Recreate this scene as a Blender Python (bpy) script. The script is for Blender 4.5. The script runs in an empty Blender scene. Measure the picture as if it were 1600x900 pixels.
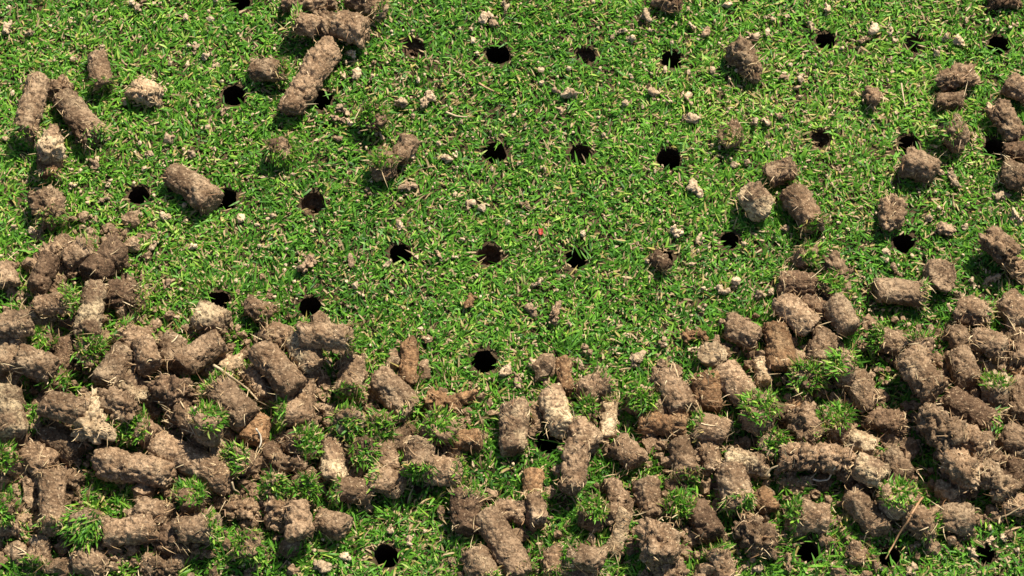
import bpy, math, random
import numpy as np
from mathutils import Vector

# ------------------------------------------------------------------ camera, sky, sun, exposure
scene = bpy.context.scene
R_ = math.radians
MM = 0.001
PX = 0.584 / 1600.0                     # metres of ground per pixel of the photograph at the picture's centre
DEPRESSION, CAM_DIST = R_(66), 1.5
cam_data = bpy.data.cameras.new("camera")
cam_data.sensor_width = 36.0
cam_data.lens = 36.0 * CAM_DIST / 0.584
cam_data.clip_start, cam_data.clip_end = 0.05, 200.0
camera = bpy.data.objects.new("camera", cam_data)
scene.collection.objects.link(camera)
camera.location = (0, -CAM_DIST * math.cos(DEPRESSION), CAM_DIST * math.sin(DEPRESSION))
camera.rotation_euler = (math.pi / 2 - DEPRESSION, 0, 0)
scene.camera = camera

SUN_ELEVATION, SUN_AZIMUTH = R_(55), R_(33)         # azimuth clockwise from +Y (away from the camera)
world = bpy.data.worlds.new("World"); scene.world = world; world.use_nodes = True
wn = world.node_tree.nodes; wn.clear()
sky = wn.new("ShaderNodeTexSky"); sky.sky_type = 'NISHITA'; sky.sun_disc = False
sky.sun_elevation, sky.sun_rotation = SUN_ELEVATION, SUN_AZIMUTH
bg = wn.new("ShaderNodeBackground"); bg.inputs[1].default_value = 0.07
wo = wn.new("ShaderNodeOutputWorld")
world.node_tree.links.new(sky.outputs[0], bg.inputs[0]); world.node_tree.links.new(bg.outputs[0], wo.inputs[0])
sun_data = bpy.data.lights.new("sun", 'SUN'); sun_data.energy = 4.8; sun_data.angle = R_(0.53); sun_data.color = (1.0, 0.94, 0.84)
sun = bpy.data.objects.new("sun", sun_data); scene.collection.objects.link(sun)
to_sun = Vector((math.sin(SUN_AZIMUTH) * math.cos(SUN_ELEVATION), math.cos(SUN_AZIMUTH) * math.cos(SUN_ELEVATION), math.sin(SUN_ELEVATION)))
sun.rotation_euler = to_sun.to_track_quat('Z', 'Y').to_euler()
scene.view_settings.view_transform = 'Standard'; scene.view_settings.look = 'None'
scene.view_settings.gamma = 1.0; scene.view_settings.exposure = 1.0
scene.view_settings.use_curve_mapping = False
scene.cycles.max_bounces = 6; scene.cycles.diffuse_bounces = 3; scene.cycles.transmission_bounces = 3

# x | y | length | width | image angle of the turf end | pitch | tuft | tone | roughness | cracks | label   (pixels of the 1600 x 900 photograph)
# tone: m mid brown, d dark brown, s sandy pale, o orange brown, p brown with a pale sandy patch
OPEN_CORES = """
50|166|104|44|98|2|.3|m|1.0|2|long brown core lying upright along the left edge, left leg of the arch of cores
88|137|46|32|-15|8|0|m|1.6|0|small jagged clod bridging the tops of two cores at the upper left
122|182|100|48|50|4|.3|m|.7|1|smooth slanting core, right leg of the arch of cores at the upper left
156|110|62|42|75|4|.6|m|.8|0|short core with drooping grass end, beside the pale sandy lump at upper left
229|145|50|46|20|0|0|s|1.4|0|pale sandy lump alone in the grass, lightest clod of the upper left
80|226|46|46|80|8|0|p|1.4|1|sandy-topped clod right under the arch of cores at the upper left
77|258|44|42|85|0|.35|o|1.1|0|reddish brown stub below the sandy-topped clod near the left edge
75|322|58|52|70|10|.2|m|1.5|0|crumbly clod alone near the left edge, level with the slanting core beside a hole
300|292|88|48|37|3|0|m|.7|0|fibrous slanting core lying beside two holes left of centre
418|110|56|46|8|4|.35|m|1.0|0|stubby core with mossy right end, left of the long cracked core
477|38|44|42|195|8|.6|m|1.0|0|small core with a green left end, in the clump at the top edge
508|38|40|46|90|6|0|m|1.5|0|crumbly clod between two cores at the head of the long cracked core
546|42|58|54|20|4|0|m|1.1|0|blocky brown core at the right of the clump near the top edge
483|1|88|42|2|2|0|m|1.2|1|wide core cut by the top edge, left one of two
574|4|60|42|30|4|.2|m|1.1|0|core cut by the top edge, right one of two, with a grassy shadow below
488|121|140|50|119|2|0|m|1.1|4|long cracked core of stacked segments slanting down to a hole, upper left
436|234|28|48|20|45|.85|m|1.0|0|round core standing on end with a mossy grass face, below the long cracked core
583|182|28|50|100|50|.9|m|1.0|0|grass-faced core with a tan upper rim, beside two pale crumbs left of centre
633|233|46|40|120|10|0|m|1.2|0|small bare brown core resting against a grass-topped core, upper middle
600|262|38|46|-95|34|.8|m|1.0|0|small core with a grassy top and bare brown lower side, upper middle
1165|92|68|46|62|6|0|m|1.6|1|rooty ragged clod casting shadow on grass right of the top middle holes
1143|212|26|42|200|48|.7|m|1.2|0|grey mossy clod half sunk in the grass right of the middle holes
1220|268|48|44|-20|10|0|m|1.3|0|round rooty clod just above the pale round core at upper right
1180|312|46|54|215|40|0|p|.9|0|pale round core showing its cut end at upper right
1255|326|74|50|62|4|.15|m|.9|1|core with straw roots at its lower end, right of the pale round core
1260|400|42|38|5|40|.85|m|1.0|0|little core with green right face just below the straw-rooted core
1307|420|42|42|60|10|0|m|1.4|0|small knobbly clod with a pale centre, left of the stout neat core
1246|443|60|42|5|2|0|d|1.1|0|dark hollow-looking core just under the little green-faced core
1302|452|42|46|-60|58|1|m|1.0|0|core with upturned grass face between the dark hollow core and stout neat core
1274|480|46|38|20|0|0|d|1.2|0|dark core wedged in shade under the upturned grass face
1245|492|64|50|45|4|0|m|.7|0|neat short core slanting right, left of a matching one, at right of centre
1315|492|56|48|60|4|0|m|.7|0|neat stubby core left of and below the stout neat core
1408|456|82|47|7|3|.15|m|.6|0|stout neat core lying level with a long shadow below, at the right
1465|428|30|54|35|58|0|m|.8|0|flat disc-shaped core end beside the stout neat core
1393|335|52|40|100|6|0|m|1.6|0|ragged clod just above a small hole at the right
1437|260|54|52|20|5|0|m|1.2|0|squarish clod just below a hole at the upper right
1496|122|60|36|-10|6|0|m|1.5|1|cracked flattish clod, uppermost of three in a column at upper right
1484|158|46|34|0|3|0|m|1.1|0|pale barrel-shaped stub, middle of three in a column at upper right
1490|208|48|54|205|32|.9|m|.9|0|grass-faced core, lowest of three in a column at upper right
1572|190|66|46|62|5|0|m|1.4|1|rough core left of the others in the cluster on the right edge
1594|140|50|44|30|4|0|m|1.2|0|core at the top of the cluster on the right edge
1589|236|46|38|10|4|0|d|1.2|0|dark core above the lowest one of the cluster on the right edge
1588|273|50|48|30|4|0|m|1.1|0|lowest core of the cluster on the right edge, below a hole
1563|388|62|50|42|6|0|m|1.5|0|rough clod near the right edge, upper of two touching
1587|416|42|34|50|2|0|m|1.5|0|small clod touching a larger rough clod near the right edge
1523|488|52|48|20|8|.15|m|1.3|0|rooty round core below two pale crumbs near the right edge
1584|487|52|52|60|6|0|m|1.3|0|rough dark-shadowed core on the right edge, level with a rooty round core
1570|1|52|26|0|2|0|d|1.4|0|dark sliver of clod cut by the top edge at the upper right
1045|4|38|32|20|5|0|m|1.5|0|tan clod cut by the top edge right of the middle
1362|150|30|28|40|10|0|m|1.5|0|small lone clod in the open grass between upper right holes
1033|408|34|26|55|20|0|d|1.3|0|brown lump plugging a hole, rightmost of the middle row
"""
PILE_CORES = """
8|430|42|46|80|5|0|m|1.1|0|grey-brown core cut by the left edge beside a small crumb
70|430|62|44|110|4|0|d|.8|1|dark neat core slanting down left, near the left edge above the pile
87|390|50|36|-20|2|0|m|1.5|0|tan crumbly clod lying on top of the dark neat core at left
125|396|50|48|-30|10|.3|m|1.1|0|greyish round core between the dark neat core and the dark split core
165|410|68|52|130|5|0|d|.8|1|dark split core slanting left with a ragged cap, upper left of the pile
181|374|36|28|-40|6|0|m|1.6|0|ragged little clod at the upper end of the dark split core
197|462|58|48|10|6|.1|d|1.3|0|dark rooty clod alone on the grass just below the dark split core
85|475|60|40|-3|18|.85|m|1.0|0|core with a grassy right end, above the dark gap at left
62|495|48|46|160|6|0|p|1.2|0|sandy-faced core left of the black gap in the left pile
18|512|62|48|-10|4|0|m|1.1|0|brown core at the left edge beside the sandy-faced core
144|488|88|46|95|5|0|p|1.0|2|upright-lying core with a pale sandy top, right of the black gap at left
143|546|44|52|95|38|1|m|1.0|0|grass-faced core at the foot of the sandy-topped core at left
206|530|52|46|215|18|.5|m|.9|0|pale wedge-like core with grass at its lower left, top rim of left pile
271|550|50|50|85|6|0|m|.9|0|squat pale-brown core touching a slanting neat core at the pile's top rim
317|556|74|50|145|4|0|m|.7|0|slanting neat core below the stubby core that sits under a hole
329|500|54|50|20|8|0|p|1.0|0|stubby core with pale top sitting right below a small black hole
405|485|46|42|30|10|.6|m|1.2|0|upturned core with grass trailing right and a dark shadow below
435|523|44|40|15|4|0|m|1.0|0|small core at the left end of the level core with straw roots
510|526|88|48|4|3|.35|m|.9|1|level core with orange straw roots at its right end, top rim of pile
479|551|58|50|65|6|0|p|1.1|0|sandy-topped clod below the level core with straw roots
436|580|86|60|48|5|0|m|.8|0|broad grey-brown core slanting right in the middle of the left pile
476|600|60|42|100|3|0|m|1.0|0|core tucked against the lower right of the broad grey-brown core
463|646|56|52|182|12|.9|m|.8|0|core with orange thatch and grass at its left end
402|602|52|36|60|6|0|m|.9|0|smooth tan sliver of core under the right end of a pale straw
362|570|38|30|160|4|0|s|.9|0|small tan stub behind the upper end of a pale straw
360|628|82|56|225|10|.9|m|.9|0|stout core with grass at its upper left end, below a pale straw
268|610|62|48|20|6|0|d|1.6|0|dark crumbly clod above a black hollow in the left pile
276|640|50|40|80|4|0|d|1.5|0|small crumbly clod hanging over a black hollow in the left pile
180|572|66|48|120|5|0|m|.9|0|grey-brown core slanting left just under the pale wedge-like core
231|562|52|46|70|5|0|m|1.1|0|blunt core between the grey-brown slanting core and the squat pale one
207|605|58|46|70|4|0|p|1.4|0|orange-sandy clod beneath the blunt core in the left pile
186|632|58|48|30|4|0|m|1.5|0|broken clod below the orange-sandy clod in the left pile
148|666|68|48|85|6|0|s|1.7|0|pale straw-coloured crumbly clod hanging down in the left pile
103|637|72|50|15|6|0|m|.9|0|smooth-sided core left of the pale straw-coloured clod
85|602|46|42|-60|42|.8|m|1.0|0|grass-tipped core peeping above the smooth-sided core at left
55|568|66|52|200|4|0|m|1.2|1|broad brown core beneath a grassy tuft near the left edge
66|538|42|44|-80|55|.9|m|1.0|0|grass-topped core below the sandy-faced core near the left edge
101|556|52|42|90|3|0|d|1.0|0|dark upright core between two grass-topped cores at left
14|552|60|48|100|4|0|m|1.0|0|tan core leaning on the left edge, level with a grass-topped core
24|584|48|36|8|6|.15|m|1.3|0|mossy flattened core at the left edge above a black gap
14|645|78|62|70|6|0|p|1.1|0|large sandy core cut by the left edge in the middle of the pile
56|652|40|42|100|40|.9|m|1.0|0|grass-covered core between the large sandy core and the smooth-sided core
97|692|68|50|35|5|0|m|.9|0|slanting core below the smooth-sided core at left
188|660|44|44|85|25|1|m|1.0|0|core with long dark grass hanging beside the pale straw-coloured clod
226|674|50|48|190|30|1|m|1.0|0|grass-faced core above the upper end of the longest core
300|721|136|54|27|3|0|m|.7|2|longest core of the left pile, slanting right to a pale rooty tip
330|680|54|50|-70|52|1|m|1.0|0|round core with bright grass face above the longest core
294|655|52|42|30|3|0|m|1.4|0|loose clod under a short pale straw, left of a round grass face
212|733|116|60|12|5|0|m|1.3|1|huge crumbly core lying level, left of the longest core
60|716|58|52|30|5|0|m|1.3|0|rough clod beside a grass tuft at left, below the slanting core
15|722|46|44|200|48|1|m|1.0|0|bright grass-faced core at the left edge, two thirds down
30|688|42|36|0|3|0|d|1.0|0|small dark core above the bright grass face on the left edge
81|780|90|48|84|5|.1|m|.7|0|upright-lying neat core in the lower left, grass at its foot
48|772|46|26|85|2|0|m|.8|0|narrow sliver of core left of the upright-lying neat core
108|748|42|42|20|2|0|m|1.4|0|broken clod at the upper right of the upright-lying neat core
10|796|42|44|120|45|.9|m|1.0|0|grass-faced core on the left edge near the bottom corner
134|822|56|58|95|48|1|m|1.0|0|broad core with domed grass face right of the upright-lying neat core
204|832|80|48|-8|4|0|m|1.1|1|level brown core with pale flecks below the huge crumbly core
238|801|58|46|15|5|0|m|1.1|0|core behind the level pale-flecked core, lower left
270|842|46|52|80|5|0|d|1.4|0|dark broken clod right of the level pale-flecked core
307|826|58|46|-3|6|.8|m|1.0|0|core with grassy right end, rightmost of the lower left pile
300|783|46|46|-80|50|1|m|1.0|0|grass-faced core just below the huge crumbly core
140|878|50|46|30|8|0|m|1.0|0|round clod alone at the bottom left, below the domed grass face
60|862|42|38|100|8|.2|m|1.4|0|tan lump half hidden in grass at the bottom left corner
20|822|42|38|0|3|.1|m|1.3|0|grey lump at the left edge above the bottom corner
250|886|58|36|10|3|0|m|1.6|0|flat tan clod touching the bottom edge, left part
378|722|50|48|160|38|1|m|.9|0|core with grass on its left face near a white curled root
421|711|26|38|-30|52|0|d|.8|0|curled disc of soil right of a white curled root
472|694|58|50|12|28|1.1|d|.8|0|dark core with a thick green cap on its right end
520|722|64|44|85|6|0|p|1.0|0|pale-ended upright core right of the thick green cap
432|756|46|42|95|30|.9|m|1.0|0|core with dark grass fringe, left one of two side by side
476|756|46|42|85|30|.9|m|1.0|0|core with dark grass fringe, right one of two side by side
450|730|54|32|5|2|0|m|1.4|0|flat clod above the two dark grass fringes
550|766|58|44|182|14|.9|m|.9|0|core with dark grass at its left end, above the open lower lawn
550|588|66|48|95|14|.5|m|1.3|1|crumbly squarish core with grass below, right of the straw-rooted level core
617|616|80|54|45|4|.35|m|.9|0|stout core with yellow grass at its lower right end, middle of the pile
639|566|66|32|92|3|0|o|1.1|1|slender reddish core lying upright left of a black hole
547|658|50|52|95|38|1|m|1.0|0|core with arched brown top over dark grass, left of its twin
594|664|46|46|90|38|1|m|1.0|0|grass-faced core below the stout yellow-grassed core
566|706|42|46|60|52|.9|d|1.1|0|mossy dark-faced core under the arched brown top
604|712|52|36|70|5|0|m|.7|0|smooth rounded tan core beside the mossy dark face
606|752|54|46|190|18|.4|m|1.1|0|core with mossy left side at the upper edge of the lower lawn
628|682|44|32|-40|5|.4|m|1.1|0|narrow grassy-edged core between two grass faces, middle of the pile
682|672|56|52|-10|46|1|m|.9|0|core with tan rim and round grass face, below the orange thatch
728|687|46|34|0|3|0|o|1.0|0|small orange-brown core with black shadow underneath
702|690|28|22|60|4|0|m|1.4|0|little lump at the left of the small orange-brown core
656|716|54|52|95|8|.6|m|1.1|2|cracked core with white root bits, left of two
694|736|54|50|10|6|.35|m|1.1|0|core with green right side beside the cracked core with white root bits
438|797|46|46|60|4|0|m|1.5|0|broken clod at lower middle left, under the dark grass fringes
466|812|58|46|85|5|0|m|1.1|1|cracked pale core, right of a broken clod and left of a round clod
518|818|52|46|20|6|0|m|1.1|0|round clod on the left border of the lower lawn
390|850|46|46|100|48|.9|m|1.2|0|small grassy-topped clod alone on the lawn at the bottom left
378|796|50|36|0|3|0|m|1.6|0|heap-like ragged clod right of a grassy-ended core, lower left
400|672|46|44|100|5|0|o|1.2|0|orange rooty stub with a white curled root
690|630|56|34|20|3|0|o|1.6|0|orange thatchy clod lying flat below a black hole
724|622|38|24|-20|2|0|o|1.5|0|small orange thatch lump at the right of a flat orange clod
803|667|74|48|-90|6|0|p|1.1|0|wedge-shaped dark core with a pale pointed top, centre of the pile
839|656|36|22|90|4|0|m|1.0|0|small stub between the wedge-shaped core and the open-ended core
869|642|68|50|70|8|0|p|.6|0|neat core with a pale ring-like open end, centre of the pile
882|588|54|30|85|5|0|o|.8|0|narrow reddish core standing above the open-ended core
930|606|54|48|-25|8|.5|m|1.1|0|rooty core with green upper right, right of the narrow reddish core
915|641|38|38|90|55|.9|m|1.0|0|small grass face right of the open-ended core
912|682|52|50|60|8|0|m|1.2|1|crumbly clod at the upper end of a long crumbly core, centre
897|732|78|46|100|4|0|m|1.3|1|long crumbly core hanging down at the centre of the pile
950|654|58|30|-82|6|.35|s|.9|0|pale slim core lying upright with grass at its middle
980|706|52|46|45|6|0|m|1.0|0|angular core right of the long crumbly core
1000|626|44|46|0|52|1|m|1.0|0|round grass face left of the slanting cracked core
1053|613|74|52|60|5|0|m|1.0|1|slanting cracked core with pale root bits at its foot
1035|664|74|42|5|3|0|o|1.3|1|low orange-brown core under the foot of the slanting cracked core
1105|613|54|46|-95|8|.3|o|1.0|0|orange-tinted squat core between two slanting cores
1150|601|64|50|55|6|0|m|.8|0|slanting smooth core below the round tan end-on core
1115|557|34|46|200|52|0|s|.9|0|round tan core seen end-on, upper rim of the right pile
1160|520|52|48|30|8|0|m|1.1|0|core with a small dark pit on its left, top of the right pile
1217|541|80|46|83|6|0|o|.8|0|upright-lying core with straw at its foot, below a neat short core
1190|578|46|30|85|4|0|s|.8|0|small tan stub in the shade left of the straw-footed core
1284|543|58|46|115|5|0|m|1.0|1|two-part core below the neat stubby core, above a grass face
1260|590|48|52|90|52|1|m|1.0|0|wide grass face right of the straw-footed core
1318|578|48|46|220|45|1|m|1.0|0|bright grass face on a core above the fibrous stub
1348|612|56|48|60|6|0|m|.9|0|fibrous stub with a shadowed foot, right of the bright grass face
1390|535|50|44|190|14|.7|m|1.1|0|core with grass on its left, left one of a pair below the stout core
1440|547|44|40|-90|16|.45|m|1.0|0|core with grass on top, right one of a pair below the stout core
1500|530|44|42|60|5|0|m|1.3|0|rough small core at the left end of the broken rooty core
1547|540|58|48|30|5|0|m|1.2|1|broken rooty core below the rooty round core near the right edge
1506|577|58|50|75|6|0|m|.7|0|square-topped neat core under the broken rooty core
1594|545|50|46|80|4|0|m|1.2|0|core cut by the right edge, level with the broken rooty core
1590|580|34|30|20|3|0|o|1.4|0|small reddish lump at the right edge above the grass-topped core
1437|594|78|54|60|7|0|m|1.3|2|big rough broken core with a wedge flake on top, right pile
1449|573|54|22|65|14|0|s|.8|0|pale wedge flake leaning on the big rough broken core
1515|643|92|56|32|5|.5|d|.8|0|big dark core slanting right with grass at its lower end
1555|616|52|50|-90|22|.7|p|.9|0|grass-topped core with an orange base, above the big dark core's end
1592|622|62|42|90|4|0|m|1.0|0|upright core on the right edge beside the grass-topped core
1470|668|72|54|50|5|0|m|1.6|0|crumbly mass of soil left of the big dark core
1522|692|52|46|30|4|0|m|1.5|0|crumbly clod in the shade under the big dark core
1384|660|62|44|10|3|0|d|1.5|0|dark fibrous clod between the fibrous stub and the crumbly mass
1345|690|52|34|30|3|0|s|1.2|0|pale tan flattish core above the paired round clods at right
1110|671|54|50|188|12|.6|m|.8|0|smooth faceted core with grass on its left, middle of right pile
1066|716|60|46|80|5|.1|m|.9|0|blocky core with a straw across it, below the low orange-brown core
1110|713|46|36|80|4|0|m|1.1|0|narrow core right of the blocky core with a straw across it
1184|655|48|56|-80|55|1.1|m|1.0|0|large fluffy grass face in the middle of the right pile
1206|694|46|48|70|48|.9|m|1.0|0|grass face hanging below the large fluffy one
1257|665|62|54|60|6|.05|m|1.5|0|big rooty clod right of the large fluffy grass face
1242|638|38|32|-40|6|0|o|1.1|0|orange knob on top of the big rooty clod
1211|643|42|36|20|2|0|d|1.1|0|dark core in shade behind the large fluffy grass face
1307|662|54|48|-115|42|1|m|1.0|0|grass-faced core with brown lower right, right of the big rooty clod
1168|722|62|48|12|5|0|p|1.2|0|pale-ended core below the hanging grass face, right pile
1146|762|64|50|75|8|.8|m|.9|0|round-headed core with yellow-green grass at its foot
1195|783|38|36|60|6|0|o|1.0|0|small orange stub right of the yellow-green grass foot
1275|714|110|46|3|4|0|m|1.6|3|long pitted crumbly core lying level in the right pile
1245|752|54|24|0|2|0|s|1.3|0|pale flat slab under the long pitted crumbly core
1326|734|44|44|60|6|0|m|1.6|0|pitted clod at the right end of the long pitted core
1360|736|52|48|30|6|0|p|1.0|0|pale round clod, left one of a pair in the right pile
1400|728|50|48|60|6|0|m|1.0|0|brown round clod, right one of a pair in the right pile
1266|806|58|48|188|10|.8|m|.9|0|core with grass on its left, above the lower right hole
1100|814|58|46|60|8|0|d|1.2|0|dark hollow-topped core in the lower right pile
1060|792|42|42|90|55|.9|m|1.0|0|grass face between the segmented core and the dark hollow-topped core
1016|778|62|46|75|5|0|m|1.1|2|segmented grey-brown core left of a grass face, lower centre
1030|846|62|58|80|5|0|m|1.4|0|big lumpy clod below the segmented core near the bottom
1042|890|50|50|60|4|0|m|1.4|0|lumpy clod cut by the bottom edge right of centre
968|832|66|26|-70|24|0|s|.6|0|tan wedge-shaped flake standing up near the bottom centre
962|770|46|36|60|5|0|m|1.1|0|small angular core above the tan wedge-shaped flake
926|806|46|42|-70|42|.8|m|1.1|0|dull grass face left of the tan wedge-shaped flake
788|852|106|50|60|4|.1|m|.7|0|long neat core slanting to the bottom edge, near the middle
728|800|58|50|-85|8|.3|d|1.0|0|dark core at the right border of the lower lawn
752|886|54|46|60|4|.3|m|1.1|0|core cut by the bottom edge left of the long neat core
797|797|50|38|10|3|0|m|1.3|0|low clod above the long neat core, left of a narrow one
838|800|48|34|80|4|0|m|1.3|0|narrow clod right of the low clod above the long neat core
833|756|46|34|90|4|.3|o|1.1|0|orange-brown stub left of the long crumbly core
915|872|58|46|188|10|.8|m|.9|0|core with grass on its left near the bottom centre
866|880|40|42|80|5|.2|m|1.2|0|small core left of a grassy-ended core at the bottom centre
905|898|50|30|0|2|0|m|1.3|0|sliver of core on the bottom edge, under a grassy-ended core
1127|880|46|42|-110|18|.6|m|1.1|0|core with grassy top at the bottom edge, right of the lumpy clods
1182|840|62|52|40|5|0|m|1.7|1|tangled rooty clod near the bottom, right of the dark hollow-topped core
1352|802|74|48|54|6|0|m|.8|1|slanting neat core below the pair of round clods
1402|785|48|52|-90|55|.9|m|1.0|0|broad fine grass face beside a leaning brown twig
1438|816|54|54|30|6|.25|m|1.3|0|round clod with a brown twig leaning on it
1495|810|52|48|10|5|0|m|1.1|0|coarse clod right of the twig-bearing clod
1480|770|36|28|30|4|0|s|1.3|0|pale knobbly lump above the coarse clod
1500|738|62|52|40|4|0|m|1.6|0|crumbled heap of soil above the pale knobbly lump
1552|752|62|48|50|5|0|m|1.5|1|rough hollowed clod near the right edge, three quarters down
1542|714|46|40|20|4|0|m|1.4|0|ragged clod below the big dark core's shadow
1584|742|48|42|80|5|0|d|1.5|0|rooty dark clod at the right edge beside the hollowed clod
1588|690|52|48|40|5|0|m|1.3|0|rough core at the right edge, level with the big dark core's foot
1590|788|46|40|10|4|.3|m|1.3|0|grassy-sided clod at the right edge above a pale straw
1338|868|24|28|90|8|0|m|1.4|0|little upright lump in the grass near the bottom right
"""
# x | y | radius px | depth mm | grass overhang 0..1
HOLES = [(365,150,21,60,.15),(503,156,19,60,.2),(645,76,20,5,.7),(778,84,21,60,.1),(915,88,18,6,.6),(1050,92,19,60,.35),(1290,64,19,50,.35),
 (1427,67,19,7,.55),(1560,70,19,55,.4),(217,306,18,60,.25),(354,312,20,60,.1),(489,318,21,9,.15),(772,237,22,60,.1),(905,241,20,10,.25),
 (1045,248,20,60,.1),(1282,217,18,6,.6),(1420,228,20,55,.3),(1553,234,19,60,.1),(625,396,20,60,.15),(765,399,21,11,.15),(900,403,20,60,.3),
 (1036,404,18,40,.3),(1140,375,17,55,.35),(1412,380,19,55,.25),(343,469,18,60,.1),(484,480,19,60,.15),(757,564,21,60,.1),(605,870,20,60,.1),
 (1262,862,18,60,.3),(1390,870,17,60,.3),(1538,866,17,60,.3),(376,2,19,60,.3),(855,690,20,60,.3)]
HOLE_NAMES = ["hole below the mossy-ended stubby core", "hole under the long cracked core", "top middle row's first hole", "top middle row's second hole",
 "top middle row's third hole", "top middle row's fourth hole", "top right row's first hole", "top right row's second hole", "top right row's third hole",
 "hole left of the fibrous core", "hole at the fibrous core's end", "filled hole beyond the fibrous core", "second middle row's first hole",
 "second middle row's second hole", "second middle row's third hole", "second right row's first hole", "second right row's second hole",
 "second right row's third hole", "third middle row's first hole", "third middle row's second hole", "third middle row's third hole",
 "third middle row's fourth hole", "small hole below the pale round core", "hole above the stout neat core", "hole above the pale-topped stubby core",
 "hole above the straw-rooted level core", "lone hole above the pile's middle", "hole in the lower lawn", "bottom right row's first hole", "bottom right row's second hole",
 "bottom right row's third hole", "hole cut by the top edge", ""]
# zones of crumbs: group -> list of (x, y, size px[, tone])
CRUMBS = {
 "small soil crumbs at the upper left": [(12,46,26),(48,52,17),(115,93,16),(303,80,15),(320,87,15),(337,102,14),(267,214,17),(230,240,15),(300,240,13),(145,257,17),(10,217,15),(170,288,15),(112,290,15),(215,12,17),(222,4,19),(350,172,15),(158,72,16),(262,340,18),(240,352,13),(139,362,15),(242,380,15),(160,314,15)],
 "small soil crumbs right of the long cracked core": [(545,85,18),(558,115,14),(580,122,15),(583,99,11),(530,186,21),(546,191,19),(535,172,17),(593,211,20),(496,220,13),(530,216,13),(575,297,15)],
 "small soil crumbs among the top middle holes": [(698,248,15),(711,261,11),(760,25,22),(790,15,22),(776,39,14),(972,47,18),(985,60,15),(1007,25,21),(1020,48,16),(1080,40,20),(1105,48,20),(870,143,12),(820,195,14),(822,226,15),(877,173,14),(845,246,11)],
 "small soil crumbs right of the middle holes": [(1022,150,20),(1042,157,15),(1075,155,16),(1085,185,22),(1068,183,16),(1180,190,18),(1195,189,15),(1150,258,15),(1165,256,15),(1088,296,22),(1175,55,18)],
 "small soil crumbs among the upper right holes": [(1203,28,15),(1292,12,20),(1223,122,18),(1250,120,19),(1243,136,11),(1268,38,17),(1350,62,17),(1365,45,16),(1393,48,14),(1397,65,13),(1388,95,16),(1498,65,22),(1510,33,13),(1520,26,16),(1477,57,17),(1463,83,15),(1583,40,15),(1220,182,19),(1200,193,15),(1310,263,19),(1488,278,26),(1470,270,17),(1548,172,20)],
 "small soil crumbs left of the third middle row": [(427,338,16),(530,383,17),(548,410,18),(605,413,19),(625,356,18),(563,457,15),(537,470,17),(557,480,15),(573,306,17),(300,388,18),(262,445,19)],
 "small soil crumbs around the third middle row": [(686,398,20),(712,403,11),(733,323,16),(830,482,20),(842,440,20),(818,320,15),(1055,362,20),(1095,372,16),(1130,455,16)],
 "small soil crumbs above the centre of the pile": [(790,580,22),(835,572,20),(810,592,24),(995,562,28),(1035,537,17),(1187,458,19),(905,568,18),(1085,545,20)],
 "small soil crumbs around the right-hand cores": [(1225,357,17),(1400,422,19),(1455,340,14),(1505,355,15),(1550,435,21),(1520,440,14),(1565,306,20),(1590,340,24)],
 "small soil crumbs on the lower lawn": [(640,845,19),(540,870,17),(505,885,24),(450,880,19),(690,840,14),(610,825,14)],
 "small soil crumbs at the bottom right": [(1180,890,26),(1545,845,21),(1570,840,21),(1520,865,18),(1425,890,19),(1300,885,15)],
}
SINGLE_CRUMBS = [
 (667,156,28,'s',"pale pebble-like crumb, right one of two pale crumbs left of the top middle holes"),
 (628,162,28,'s',"pale crooked crumb, left one of two pale crumbs left of the top middle holes"),
 (637,290,24,'m',"brown crumb at the foot of a small grassy-topped core, upper middle"),
 (893,147,24,'s',"pale crumb alone between the two upper rows of middle holes"),
 (482,412,34,'m',"flat tan chip between two holes left of the centre"),
 (867,488,32,'m',"tan chip alone on the open grass above the centre of the pile"),
 (60,363,18,'s',"pale pebble under the crumbly clod near the left edge"),
 (18,457,20,'m',"crumb below the grey-brown core cut by the left edge"),
 (1495,460,26,'s',"larger of two pale crumbs right of the disc-shaped core end"),
 (1483,480,17,'s',"smaller of two pale crumbs right of the disc-shaped core end"),
 (1475,358,26,'m',"narrow upright chip in the grass right of a small hole at the right"),
 (735,470,24,'o',"narrow reddish chip in the grass below the middle row of holes"),
 (1086,524,34,'o',"tall reddish crumb at the upper rim of the right pile"),
]
# strands: width px, height above ground mm, tone, label, points
STRANDS = [
 (6,24,'s',"pale straw lying slanted across two cores in the left pile",[(334,571),(360,588),(385,606),(402,624)]),
 (5,14,'s',"short pale straw above a round grass-faced core in the left pile",[(322,640),(310,650),(300,663)]),
 (4,16,'w',"white curled root above a curled soil disc",[(400,670),(407,680),(408,690),(405,699)]),
 (4,14,'s',"pale root trailing from the tip of the longest core",[(362,753),(366,765),(376,775)]),
 (5,22,'o',"thin brown twig leaning on a round clod near the bottom right",[(1442,776),(1422,808),(1400,842),(1384,873)]),
 (4,20,'s',"pale bent straw at the right edge near the bottom",[(1561,818),(1562,808),(1575,802),(1600,790),(1612,786)]),
 (4,7,'s',"dry straw standing alone in the grass at the upper right",[(1408,130),(1411,148),(1415,166)]),
 (5,7,'s',"short pale straw in the grass left of the second row of holes",[(697,175),(712,181),(730,183)]),
 (5,6,'o',"small brown twig in the grass below the leftmost top middle hole",[(748,130),(760,137),(772,143)]),
 (5,24,'s',"pale root strand across the long pitted crumbly core",[(1196,744),(1205,732),(1220,726)]),
 (4,16,'w',"white root under the end of the long pitted crumbly core",[(1270,748),(1282,752),(1296,744),(1302,740)]),
]
# ------------------------------------------------------------------ helpers
rng = np.random.default_rng(7)
random.seed(7)
SD, CD = math.sin(DEPRESSION), math.cos(DEPRESSION)
CAM = np.array(camera.location)

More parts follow.
